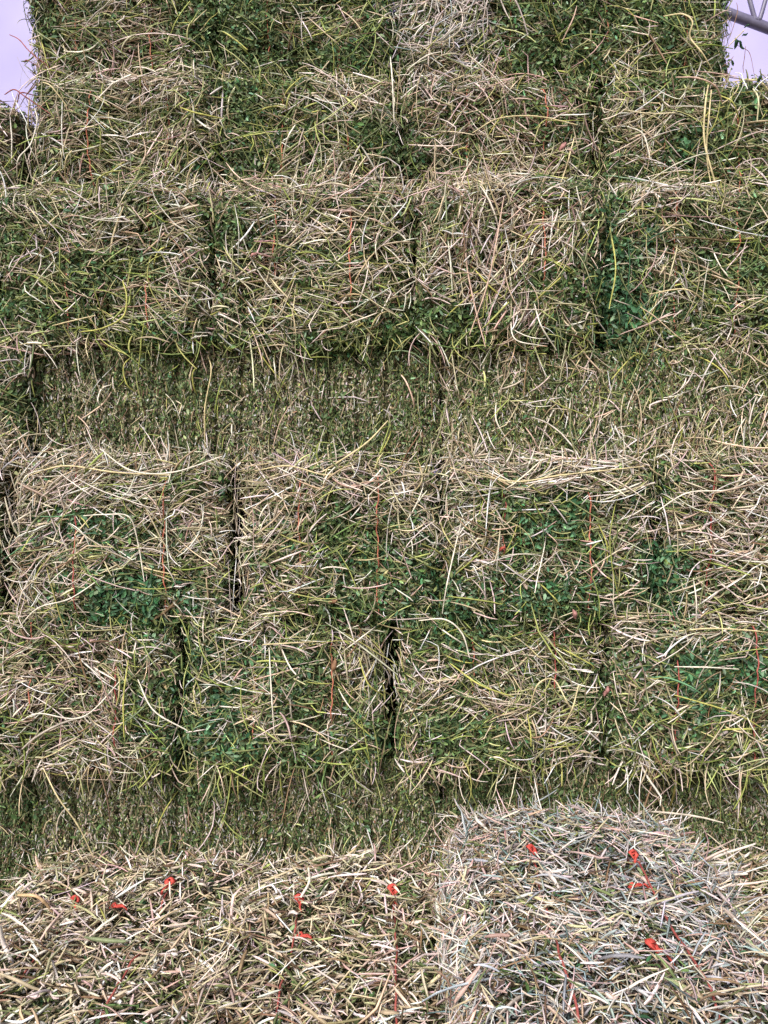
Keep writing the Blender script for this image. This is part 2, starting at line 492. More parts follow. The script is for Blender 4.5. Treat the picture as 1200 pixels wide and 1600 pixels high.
    # --- ragged fringe: ends that hang from the lower front edge or stand up along the upper one
    for (sg, cnt, l0) in b.fringe:
        m = cnt
        P = np.stack([r.uniform(-b.h[0], b.h[0], m), np.full(m, -b.h[1]), np.full(m, sg * (b.h[2] - .01))], 1)
        clump = .5 + .5 * np.sin(P[:, 0] * 37 + b.off[0]) * np.sin(P[:, 0] * 91 + b.off[1])
        P = P[r.random(m) < .25 + .75 * clump]; m = len(P)
        if b.kind == 'top':
            P[:, 2] = b.h[2] - r.uniform(.0, .06, m)
            if sg == 1:                                     # far edge
                P[:, 1] = b.h[1] - r.uniform(0, .05, m)
                D = norm(np.stack([r.normal(0, .8, m), np.abs(r.normal(.4, .4, m)), np.abs(r.normal(.5, .4, m))], 1))
            else:                                           # long edges, left (2) and right (3)
                e = -1 if sg == 2 else 1
                P[:, 0] = e * (b.h[0] - r.uniform(0, .05, m)); P[:, 1] = r.uniform(-b.h[1], b.h[1], m)
                D = norm(np.stack([e * np.abs(r.normal(.8, .4, m)), r.normal(0, .7, m), np.abs(r.normal(.15, .4, m))], 1))
        else:
            D = norm(np.stack([r.normal(0, .5, m), r.normal(-.15, .25, m), sg * np.ones(m)], 1))
        q, n = b.surf(P)
        L = l0 * np.exp(r.normal(0, .4, m))
        n[:] = (0, -1, 0) if b.kind != 'top' else (0, 0, 1)
        E = norm(np.cross(n, D)); N2 = np.cross(D, E)
        Pm = q + D * (L * r.uniform(.1, .45, m))[:, None] + n * r.uniform(.0, .015, (m, 1))
        p, g, t, k, W = maps(q)
        w = weights(spec['stem_pal'], STEM_GAIN, p, g, t, k)
        V, Q, per = strands(Pm, D, E, N2, L, .0016 * np.exp(r.normal(0, .25, m)), r.normal(0, .7, m), r.normal(.02, .04, m), 6, r, .10)
        add(V, Q, per, pick_colors(w, r, .18), stems)
    for name, store, mat in (('hay_stems', stems, M_STEM), ('chaff_leaves', bits, M_LEAF)):
        Vs, Qs, Cs, o = [], [], [], 0
        for V, Q, c in store:
            Vs.append(V); Qs.append(Q + o); Cs.append(c); o += len(V)
        Qs = np.concatenate(Qs); tri_total += 2 * len(Qs)
        link(name, build_mesh(name, np.concatenate(Vs), Qs, np.concatenate(Cs)), mat, b.root, 'stuff')

def tube_mesh(name, pts, rad, sides=5, closed=False, color=None):
    pts = np.asarray(pts, float); n = len(pts)
    T = np.gradient(pts, axis=0)
    if closed:
        T = np.roll(pts, -1, 0) - np.roll(pts, 1, 0)
    T = norm(T)
    ref = np.array([.3, .5, .8]); A = norm(np.cross(T, ref)); 
    for i in range(1, n):
        A[i] = A[i - 1] - T[i] * (A[i - 1] @ T[i]); A[i] /= max(np.linalg.norm(A[i]), 1e-9)
    B = np.cross(T, A)
    rad = np.broadcast_to(rad, (n,))
    ang = np.arange(sides) * 2 * math.pi / sides
    V = pts[:, None] + rad[:, None, None] * (np.cos(ang)[None, :, None] * A[:, None] + np.sin(ang)[None, :, None] * B[:, None])
    idx = np.arange(n * sides).reshape(n, sides)
    i0 = idx if closed else idx[:-1]
    i1 = np.roll(idx, -1, 0) if closed else idx[1:]
    Q = np.stack([i0, np.roll(i0, -1, 1), np.roll(i1, -1, 1), i1], -1).reshape(-1, 4)
    c = None if color is None else np.repeat(np.asarray(color)[None], n * sides, 0)
    return build_mesh(name, V.reshape(-1, 3), Q, c)

def smooth_path(pts, n):
    """Catmull-Rom through the points"""
    P = np.asarray(pts, float); P = np.concatenate([2 * P[:1] - P[1:2], P, 2 * P[-1:] - P[-2:-1]])
    out = []
    m = len(P) - 3
    for s in np.linspace(0, m - 1e-6, n):
        i = int(s); t = s - i
        a, b_, c, d = P[i:i + 4]
        out.append(.5 * ((2 * b_) + (c - a) * t + (2 * a - 5 * b_ + 4 * c - d) * t * t + (3 * b_ - a - 3 * c + d) * t ** 3))
    return np.array(out)

def twine(b, lx, show, mat, rad=.0015):
    """one loop of twine round the bale lengthways. show: list of (face, from, to) stretches lying over the stems"""
    hy, hz = b.h[1], b.h[2]
    segs = []
    nf, nt = 40, 44
    zf = np.linspace(-hz, hz, nf, endpoint=False)
    yt = np.linspace(-hy, hy, nt, endpoint=False)
    segs += [(0, -hy, z) for z in zf] + [(1, y, hz) for y in yt] + [(2, hy, z) for z in zf[::-1]] + [(3, y, -hz) for y in yt[::-1]]
    p = np.array([(lx, s[1], s[2]) for s in segs]); f = np.array([s[0] for s in segs])
    q, n = b.surf(p)
    lift = np.full(len(q), .003)
    for face, a, c in show:
        v = q[:, 2] if face == 0 else q[:, 1]
        s = (f == face) & (v > a) & (v < c)
        lift[s] = .021
    lift = (lift + np.roll(lift, 1) + np.roll(lift, -1)) / 3
    q = q + n * lift[:, None]
    i = np.arange(len(q))
    q[:, 0] += .0018 * np.sin(i * .37 + b.off[0]) + .0012 * np.sin(i * 1.13 + b.off[1]) + b.r.normal(0, .0006, len(q))
    return link('twine', tube_mesh('twine', q, rad, 5, True), mat, b.root)

def knot(b, tw, lx, ly, size=1.0, flat=False, ang=0.0, name='knot'):
    """crumpled loop and two tails of plastic twine on top of the bale"""
    q, n = b.surf(np.array([[lx, ly, b.h[2]]]))
    o = q[0] + n[0] * .022
    size = size * .86
    r = b.r
    ca, sa = math.cos(ang), math.sin(ang)
    def put(x, y, z): return o + size * np.array([x * ca - y * sa, x * sa + y * ca, z])
    V, Q, k = [], [], 0
    strips = [([(0, -.004, -.004), (-.005, .001, .004), (-.008, .006, .010), (-.001, .010, .013), (.006, .006, .009), (.003, .0, .002)], .0078),
              ([(.002, -.002, .0), (.006, .004, .007), (.001, .009, .008), (-.006, .003, .005)], .0068),
              ([(0, 0, .002), (.002, -.010, .003), (-.001, -.018, -.002), (.002, -.026, -.010)], .0032)]
    if flat:
        strips = [([(-.020, -.004, .002), (-.013, .004, .009), (-.004, .001, .003), (.006, -.003, .006), (.014, -.006, .010), (.021, -.004, .002)], .0085),
                  ([(-.018, .003, .0), (-.009, -.005, .005), (.002, .004, .006), (.014, .004, .003)], .006)]
    else:
        V0 = []
    for pts, w in strips:
        P = smooth_path([put(*p) for p in pts], 10)
        T = norm(np.gradient(P, axis=0)); S = norm(np.cross(T, np.array([.15, .35, 1.0])))
        ww = w * size * (0.55 + .45 * np.sin(np.linspace(.4, 2.7, 10)))[:, None]
        C = P + np.array([0, 0, .0028]) * size
        ring = np.stack([P - S * ww, C, P + S * ww, P - np.array([0, 0, .0024]) * size], 1)
        i = np.arange(40).reshape(10, 4) + k
        V.append(ring.reshape(-1, 3)); k += 40
        Q.append(np.stack([i[:-1], np.roll(i[:-1], -1, 1), np.roll(i[1:], -1, 1), i[1:]], -1).reshape(-1, 4))
    return link(name, build_mesh(name, np.concatenate(V), np.concatenate(Q)), M_KNOT, tw)

def stalk(b, pts_world, rad, color, name='stalk', jit=.0):
    """one long loose stem, a part of its bale (points in world space)"""
    P = smooth_path(pts_world, 26)
    P = (P - b.c) @ b.R
    t = np.linspace(-1, 1, 26)
    rr = rad * (1 - .35 * np.abs(t) ** 3) * (1 + .06 * np.sin(np.arange(26) * 1.7))
    for j in (7, 16):
        rr[j] *= 1.22
    c = np.asarray(color)
    o = link(name, tube_mesh(name, P, rr, 6, False, c), M_STEM, b.root)
    o.location.z = b.h[2]
    return o

# ------------------------------------------------------------------ the setting
ground_m = ramp_material('ground_earth', [(0.3, (0.10, 0.085, 0.06)), (0.5, (0.17, 0.145, 0.10)), (0.7, (0.26, 0.22, 0.14))], 9.0, bump=0.5, detail=10)
g = 80.0
ys = np.array([[-g, -g, 0], [g, -g, 0], [g, g, 0], [-g, g, 0]], float)
og = link('ground', build_mesh('ground', ys, np.array([[0, 1, 2, 3]]), smooth=False), ground_m)
og['kind'] = 'structure'

# pale sheet behind the stack
sheet_m = ramp_material('lavender_sheet', [(0.35, (0.365, 0.34, 0.59)), (0.65, (0.42, 0.39, 0.65))], 1.6, rough=0.6, bump=0.0, detail=4)
nx, nz_ = 160, 80
gx, gz = np.meshgrid(np.linspace(-7, 7, nx + 1), np.linspace(0.0, 6.5, nz_ + 1), indexing='ij')
fold = .035 * np.sin(gx * 2.1 + gz * .7) + .018 * np.sin(gx * 5.3 - gz * 2.2 + 1) + .010 * np.sin(gx * 9 + gz * 6.0) + .004 * np.sin(gx * 21 - gz * 17)
front = np.stack([gx, 4.4 + fold, gz], -1).reshape(-1, 3)
back = front + np.array([0, .004, 0])
i = np.arange((nx + 1) * (nz_ + 1)).reshape(nx + 1, nz_ + 1)
f = np.stack([i[:-1, :-1], i[1:, :-1], i[1:, 1:], i[:-1, 1:]], -1).reshape(-1, 4)
osheet = link('tarpaulin', build_mesh('tarpaulin', np.concatenate([front, back]), np.concatenate([f, f[:, ::-1] + len(front)])), sheet_m)
tag(osheet, 'pale lavender sheet stretched upright behind the hay stack, seen in both top corners', 'tarpaulin')

# open-web steel joist at the top right
steel_m = ramp_material('painted_steel', [(0.3, (0.10, 0.09, 0.15)), (0.7, (0.15, 0.14, 0.21))], 30, rough=0.45, spec=0.5)
tr = bpy.data.objects.new('roof_truss', None); COL.objects.link(tr)
tag(tr, 'grey steel tube truss with zigzag web above the stack, beside its top right bale', 'truss')
dT = 3.2
def at(px, py, d): return np.array([(px - 600) * d / F, d, CAM_Z - (py - 800) * d / F])
c0, c1 = at(1040, -16, dT), at(1420, 127, dT)
up = np.array([0, 0, .42])
link('chord', tube_mesh('chord', np.linspace(c0, c1, 6), .021, 12), steel_m, tr)
link('chord', tube_mesh('chord', np.linspace(c0 + up, c1 + up, 6), .021, 12), steel_m, tr)
for k in range(6):
    s0, s1 = -.06 + k * .19, -.06 + (k + 1) * .19
    lowm = c0 + (c1 - c0) * (.37 + (k - 2) * .19) + np.array([0, -.012, .014])
    a = lowm + np.array([-.11, 0, .40]); b2 = lowm + np.array([.13, 0, .44])
    link('web_rod', tube_mesh('web_rod', smooth_path([a, lowm + np.array([-.018, 0, .03]), lowm, lowm + np.array([.022, 0, .03]) , b2], 24), .0095, 8), steel_m, tr)

# ------------------------------------------------------------------ the bales
PALETTE = {
    'stem': {'straw': .33, 'bleach': .27, 'yellow': .23, 'olive': .24, 'brown': .06, 'pink': .05},
    'bit':  {'green': .50, 'olive': .30, 'straw': .12, 'brown': .08, 'bleach': .06, 'yellow': .03, 'teal': .06},
}
END = dict(bits=56000, leaf=26000, bit_len=.013, bit_w=.0036, bit_pal=PALETTE['bit'], stem_pal=PALETTE['stem'],
           stems=[(11500, .024, .45, .0011, 3, -.006, .012, .3, 'short'), (7600, .054, .42, .00145, 5, -.002, .030, .36, 'mid'), (1100, .11, .35, .0014, 8, .008, .038, .6, 'long')])
OLD = dict(END, stem_pal={'straw': .34, 'bleach': .20, 'yellow': .29, 'olive': .28, 'brown': .11, 'pink': .05})       # browner, top rows
FRESH = dict(END, stem_pal={'straw': .34, 'bleach': .22, 'yellow': .32, 'olive': .2, 'brown': .07, 'pink': .05})     # yellow green, lower row
BRIGHT = dict(END, stem_pal={'straw': .38, 'bleach': .36, 'yellow': .15, 'olive': .17, 'brown': .05, 'pink': .07})
CUT = dict(chaff=.78, bits=150000, leaf=5000, bit_len=.0075, bit_w=.0023,
           bit_pal={'green': .42, 'olive': .40, 'straw': .17, 'brown': .12, 'bleach': .09, 'yellow': .06},
           stem_pal={'straw': .44, 'bleach': .26, 'yellow': .2, 'olive': .2, 'brown': .08}, spread=.38,
           stems=[(14000, .017, .45, .0009, 3, -.003, .007, .3, 'short'), (1500, .045, .4, .0011, 5, .000, .014, .4, 'mid'), (170, .09, .3, .0013, 8, .006, .022, .6, 'long')])
ROUGH = dict(CUT, chaff=.95, spread=.6, stems=[(13000, .021, .4, .0010, 3, -.003, .009, .4, 'short'), (4200, .055, .4, .0014, 5, .002, .024, .5, 'mid'), (520, .10, .3, .0016, 8, .008, .030, .8, 'long')])
TOPB = dict(chaff=.42, bits=42000, leaf=12000, bit_len=.013, bit_w=.0036,
            bit_pal={'green': .16, 'olive': .30, 'straw': .22, 'brown': .28, 'bleach': .06, 'pink': .05},
            stem_pal={'straw': .54, 'bleach': .17, 'brown': .24, 'yellow': .06, 'olive': .14, 'pink': .13},
            stems=[(12000, .022, .4, .0014, 3, -.006, .014, .2, 'short'), (8800, .036, .36, .0020, 4, -.004, .034, .10, 'mid'), (260, .075, .3, .0024, 5, .008, .036, .15, 'long')])
GREYB = dict(TOPB, stems=[(15000, .021, .4, .0013, 3, -.006, .016, .2, 'short'), (11000, .036, .42, .0016, 4, -.004, .032, .10, 'mid'), (480, .065, .3, .0023, 4, .004, .032, .2, 'long')], bit_pal={'green': .10, 'olive': .14, 'silver': .3, 'brown': .26, 'bluegrey': .24, 'pink': .14},
             stem_pal={'silver': .70, 'bleach': .12, 'straw': .05, 'brown': .17, 'bluegrey': .22, 'pink': .22, 'olive': .09})
FRONT_FACES = {(1, -1): (1.0, None), (2, 1): (.8, .10), (2, -1): (.8, .07), (0, -1): (.5, .09), (0, 1): (.5, .09)}
TOP_FACES = {(2, 1): (1.0, None), (1, 1): (.5, None), (0, -1): (.8, .9), (0, 1): (.8, .9)}

def px_x(px, d): return (px - 600) * d / F
def px_z(py, d): return CAM_Z - (py - 800) * d / F

seed = [100]
def bale(x0, x1, ytop, ybot, d, kind, label, group, spec, twines=(), depth=.9, zfix=None, rnd=.042, open=(.13, .13), fringe=(), yaw=0.0):
    """a bale of the stack: left/right/top/bottom in photo units on its front plane at distance d"""
    seed[0] += 1
    z1, z0 = (px_z(ytop, d), px_z(ybot, d)) if zfix is None else zfix
    jr = np.random.default_rng(seed[0])
    dy = jr.normal(0, .010) if kind == 'end' else 0.0
    b = Bale(px_x(x0, d), px_x(x1, d), d + dy, d + dy + depth, z0, z1, seed[0], kind, d, rnd, yaw)
    b.open = open
    b.fringe = fringe
    return finish(b, label, group, spec, twines)

def finish(b, label, group, spec, twines):
    b.root = bpy.data.objects.new('hay_bale', None); COL.objects.link(b.root)
    tag(b.root, label, 'hay bale', group)
    # parts are in the frame of the root, which stands at the bale's base
    b.root.rotation_euler = (0, 0, b.yaw)
    b.root.location = tuple(b.c - np.array([0, 0, b.h[2]]))
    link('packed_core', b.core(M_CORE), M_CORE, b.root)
    hay_on(b, spec)
    for tw in twines:
        if b.kind == 'end':
            px, y0, y1, mat = tw
            lx = px_x(px, b.plane) - b.c[0] - math.sin(b.yaw) * b.h[1]
            show = []
            if y0 is not None:
                show = [(0, px_z(y1, b.plane) - b.c[2], px_z(y0, b.plane) - b.c[2])]
            twine(b, lx, show, mat)
        else:
            lx, show, knots, mat = tw
            t = twine(b, lx, [(1, a, c) for a, c in show], mat, .0019)
            for (kx, ky, s, fl, an) in knots:
                knot(b, t, kx, ky, s, fl, an, 'twine_tail' if fl else 'knot')
    # local frame: shift everything up by half the height
    for ch in b.root.children:
        ch.location.z = b.h[2]
    BALES.append(b)
    return b

R_, Fd = M_TWINE, M_TWINE_FADED
SG = 'hay bales built into the stack'
FG = 'hay bales lying flat before the stack'
dA, dB, dC, dL, dD, dE, dF = 1.86, 1.78, 1.667, 1.70, 1.655, 1.667, 1.715

# row A (top)
A1 = bale(45, 334, -62, 116, dA, 'end', 'leftmost bale of the top row, brownish straw over green, next to the pale sheet', SG, OLD, [(240, 55, 118, Fd), (122, None, None, Fd)], fringe=[(-1, 90, .07)])
A2 = bale(338, 610, -58, 117, dA, 'end', 'second bale from the left in the top row, dark olive green hay', SG, OLD, [(420, None, None, Fd), (530, None, None, Fd)], fringe=[(-1, 90, .07)])
A3 = bale(614, 872, -66, 116, dA, 'end', 'top row bale with a silvery pale straw patch at its upper left', SG, OLD, [(690, None, None, Fd), (800, None, None, Fd)], fringe=[(-1, 90, .07)])
A4 = bale(876, 1142, -60, 118, dA, 'end', 'leafy green bale at the right end of the top row, below the steel truss', SG, OLD, [(950, None, None, Fd), (1070, None, None, Fd)], fringe=[(-1, 90, .07)])
# row B
zB = px_z(295, dC)
B0 = bale(-270, 26, 168, 340, dB + .02, 'end', 'cut off bale at the left end of the second row, beyond a dark gap', SG, OLD, [(-90, None, None, Fd)], zfix=(px_z(168, dB), zB), open=(0.3, 0.05), fringe=[(1, 50, .05)])
B1 = bale(45, 343, 118, 340, dB, 'end', 'straw coloured bale in the second row with a faded red twine at its left', SG, OLD, [(140, 175, 285, Fd), (262, None, None, Fd)], zfix=(px_z(118, dB), zB), open=(0.2, 0.3), fringe=[(1, 50, .05)])
B2 = bale(347, 624, 120, 340, dB, 'end', 'second row bale with dark olive green hay on its left half', SG, OLD, [(441, 232, 268, Fd), (544, 205, 235, Fd)], zfix=(px_z(120, dB), zB), fringe=[(1, 50, .05)], open=(.12, .05))
B3 = bale(635, 935, 118, 340, dB, 'end', 'second row bale with reddish brown dry stems at its upper right', SG, OLD, [(733, None, None, Fd), (852, 140, 200, Fd)], zfix=(px_z(118, dB), zB), fringe=[(1, 50, .05)], open=(.05, .05))
B4 = bale(947, 1246, 122, 340, dB, 'end', 'right end bale of the second row with long pale stems hanging down it', SG, OLD, [(1040, None, None, Fd), (1155, None, None, Fd)], zfix=(px_z(122, dB), zB), fringe=[(1, 50, .05)], open=(.05, .2))
# row C
C1 = bale(-6, 326, 294, 537, dC, 'end', 'left end bale of the third row, yellow green stems over leafy hay', SG, END, [(105, None, None, Fd), (233, 440, 510, Fd)], open=(.2, .05), fringe=[(-1, 90, .06), (1, 50, .06)])
C2 = bale(338, 648, 292, 540, dC, 'end', 'third row bale with two faded twines and short pale stems', SG, END, [(430, 372, 400, Fd), (548, 345, 470, Fd)], open=(.05, .1), fringe=[(-1, 90, .06), (1, 50, .06)])
C3 = bale(656, 937, 288, 536, dC - .005, 'end', 'third row bale with a cascade of pinkish bleached stems down its left half', SG, END, [(735, None, None, Fd), (848, 330, 440, Fd)], fringe=[(-1, 90, .06), (1, 50, .06)], open=(.1, .05))
C4 = bale(950, 1275, 293, 540, dC, 'end', 'right end bale of the third row with bluish green leaves along its left edge', SG, END, [(1060, None, None, Fd), (1156, 350, 390, Fd)], fringe=[(-1, 90, .06), (1, 50, .06)], open=(.05, .2))
_k = seed[0]; seed[0] = 900
C0 = bale(-345, -12, 294, 537, dC + .03, 'end', 'bale beyond the left end of the third row, just outside the picture', SG, END, [(-240, None, None, Fd), (-110, None, None, Fd)])
seed[0] = _k
# row of long sides under it
L0 = bale(-280, 46, 540, 722, dC + .005, 'end', 'bale with loose yellow green stems left of the long fine cut bale', SG, END, [(-60, None, None, Fd)], zfix=(px_z(540, dC), px_z(722, dD)), fringe=[(-1, 40, .05)])
L1 = bale(54, 690, 543, 722, dL, 'cut', 'upper long bale lying sideways, its fine cut side showing upright flakes', SG, CUT, [], .46, zfix=(px_z(539, dC), px_z(724, dD)), rnd=.02)
L2 = bale(692, 1338, 543, 722, dL - .012, 'cut', 'upper long bale lying sideways, rough with upright pale stems', SG, ROUGH, [], .46, zfix=(px_z(539, dC), px_z(724, dD)), rnd=.02, fringe=[(-1, 40, .05)])
# row D
D0 = bale(-320, 4, 735, 965, dD + .05, 'end', 'sliver of bale beyond the dark gap left of the whole pale bales', SG, BRIGHT, [(-90, None, None, R_)], open=(0.3, 0.03))
D1 = bale(19, 352, 722, 966, dD, 'end', 'pale straw bale with a bright red twine, left of the widest dark gap', SG, BRIGHT, [(125, 806, 948, R_), (260, 755, 920, Fd)], rnd=.04, open=(0.1, 0.05), fringe=[(1, 110, .06), (-1, 60, .05)], yaw=.012)
D2 = bale(372, 682, 724, 966, dD, 'end', 'pale straw topped bale right of the widest dark gap, two faint pink twines', SG, BRIGHT, [(470, 760, 835, Fd), (590, 765, 885, Fd)], rnd=.04, open=(0.06, 0.12), fringe=[(1, 110, .06), (-1, 60, .05)], yaw=.012)
D3 = bale(693, 1021, 722, 966, dD, 'end', 'bale with deep green leaves and a red twine right of its middle', SG, BRIGHT, [(786, 845, 868, R_), (918, 768, 915, Fd)], open=(.05, .05), fringe=[(1, 110, .06), (-1, 60, .05)])
D4 = bale(1037, 1366, 720, 962, dD - .004, 'end', 'very pale pinkish straw bale cut off at the right, teal leaves at its left', SG, BRIGHT, [(1103, 730, 880, R_), (1230, None, None, Fd)], fringe=[(1, 110, .06), (-1, 60, .05)], open=(.05, .2))
# row E
E1 = bale(-58, 264, 970, 1198, dE, 'end', 'pinkish straw bale at the left end of the lower end-on row', SG, FRESH, [(58, 1060, 1110, Fd), (188, 1045, 1165, R_)], open=(0.3, 0.08), fringe=[(-1, 150, .075), (1, 40, .05)], yaw=.038)
E2 = bale(277, 587, 970, 1200, dE, 'end', 'lower bale with teal leaves at its left and yellow arching stems at its right', SG, FRESH, [(398, None, None, Fd), (519, 1035, 1120, Fd)], rnd=.04, open=(0.1, 0.05), fringe=[(-1, 150, .075), (1, 40, .05)], yaw=.056)
E3 = bale(605, 924, 970, 1180, dE, 'end', 'lower bale right of a dark gap with grassy green stems and an orange twine', SG, FRESH, [(738, None, None, Fd), (865, 985, 1090, R_)], zfix=(px_z(970, dE), px_z(1198, dE)), rnd=.04, open=(0.04, 0.3), fringe=[(-1, 150, .075), (1, 40, .05)], yaw=.064)
E4 = bale(952, 1276, 966, 1170, dE, 'end', 'right end lower bale with a vivid green leafy patch between two twines', SG, FRESH, [(1046, 1030, 1095, R_), (1168, 970, 1100, R_)], zfix=(px_z(966, dE), px_z(1198, dE)), fringe=[(-1, 150, .075), (1, 40, .05)])
_k = seed[0]; seed[0] = 910
E0 = bale(-386, -51, 970, 1198, dE + .02, 'end', 'bale beyond the left end of the lower end-on row, just outside the picture', SG, END, [(-290, None, None, Fd), (-150, None, None, Fd)])
seed[0] = _k
_k = seed[0]; seed[0] = 920
F5 = bale(340, 830, 1200, 1500, dF + .475, 'cut', 'second rank bale deep inside the dark gap between the two middle lower bales', SG, dict(CUT, bits=12000, leaf=1500, stems=[(1500, .03, .4, .0012, 3, .0, .01, .4, 'short')]), [], .46,
          zfix=(px_z(1200, dE) - .004, .004), rnd=.02)
seed[0] = _k
# row F (lowest of the stack)
zE = px_z(1200, dE) - .002
F0 = bale(-420, 44, 1200, 1500, dF, 'cut', 'dark green bale at the bottom left corner of the stack', SG, dict(CUT, bit_pal={'green': .55, 'olive': .3, 'brown': .15, 'straw': .08}), [], .46, zfix=(zE, .004), rnd=.02)
F1 = bale(46, 693, 1200, 1500, dF, 'cut', 'lower long bale lying sideways behind the two straw bales, fine cut side', SG, CUT, [], .46, zfix=(zE, .004), rnd=.02)
F2 = bale(696, 1046, 1200, 1500, dF - .004, 'cut', 'dark olive cut side right behind the grey bale', SG, dict(CUT, bit_pal={'green': .4, 'olive': .4, 'straw': .1, 'brown': .15}), [], .46, zfix=(zE, .004), rnd=.02)
F3 = bale(1049, 1400, 1200, 1500, dF, 'cut', 'brownish cut side at the bottom right of the stack, beyond an upright stem', SG, CUT, [], .46, zfix=(zE, .004), rnd=.02)

# flat bales in front
def flat_bale(x0, x1, y0, y1, z1, label, spec, twines, yaw=0.0, z0=.004, rnd=.05):
    seed[0] += 1
    b = Bale(x0, x1, y0, y1, z0, z1, seed[0], 'top', 1.7, rnd, yaw)
    b.fringe = [(1, 420, .06), (2, 320, .055), (3, 520, .075)]
    spec = dict(spec, faces=TOP_FACES)
    return finish(b, label, FG, spec, twines)

G1 = flat_bale(-.737, -.284, .80, 1.70, .346, 'leftmost flat straw bale in front, three red twine knots near its far end', TOPB,
    [(-.088, [(-.12, -.03)], [(-.086, .236, .9, False, .4), (.012, .195, 1.0, True, -.2)], M_TWINE),
     (.086, [(-.09, .085), (.20, .25)], [(.087, .262, 1.05, False, -.5)], M_TWINE)])
G2 = flat_bale(-.279, .130, .80, 1.70, .344, 'middle flat straw bale in front, between the left flat bale and the grey bale', TOPB,
    [(-.09, [(-.08, .0), (.13, .22)], [(-.089, .238, .95, False, .2), (-.066, .122, .95, True, -.4)], M_TWINE),
     (.094, [(-.20, .26)], [(.094, .268, 1.15, False, .1)], M_TWINE)])
G3 = flat_bale(.122, .578, .76, 1.655, .47, 'raised silvery grey bale in front at the lower right, red twine and knots on top', GREYB,
    [(-.09, [(.0, .075), (-.27, -.08), (.16, .2)], [(-.09, .195, .95, False, .5)], M_TWINE),
     (.09, [(-.22, .015), (.06, .20)], [(.09, .19, .9, False, -.1), (.067, .073, .85, True, .1), (.047, -.108, 1.15, False, .9)], M_TWINE)], yaw=-.07, rnd=.06)
G4 = flat_bale(.625, 1.08, .82, 1.70, .335, 'brown green flat bale at the bottom right corner, beyond the grey bale', dict(TOPB,
    bit_pal={'green': .3, 'olive': .35, 'brown': .25, 'straw': .15}, stem_pal={'straw': .28, 'brown': .36, 'olive': .30, 'yellow': .12, 'bleach': .04}),
    [(-.09, [], [], M_TWINE), (.09, [], [], M_TWINE)])

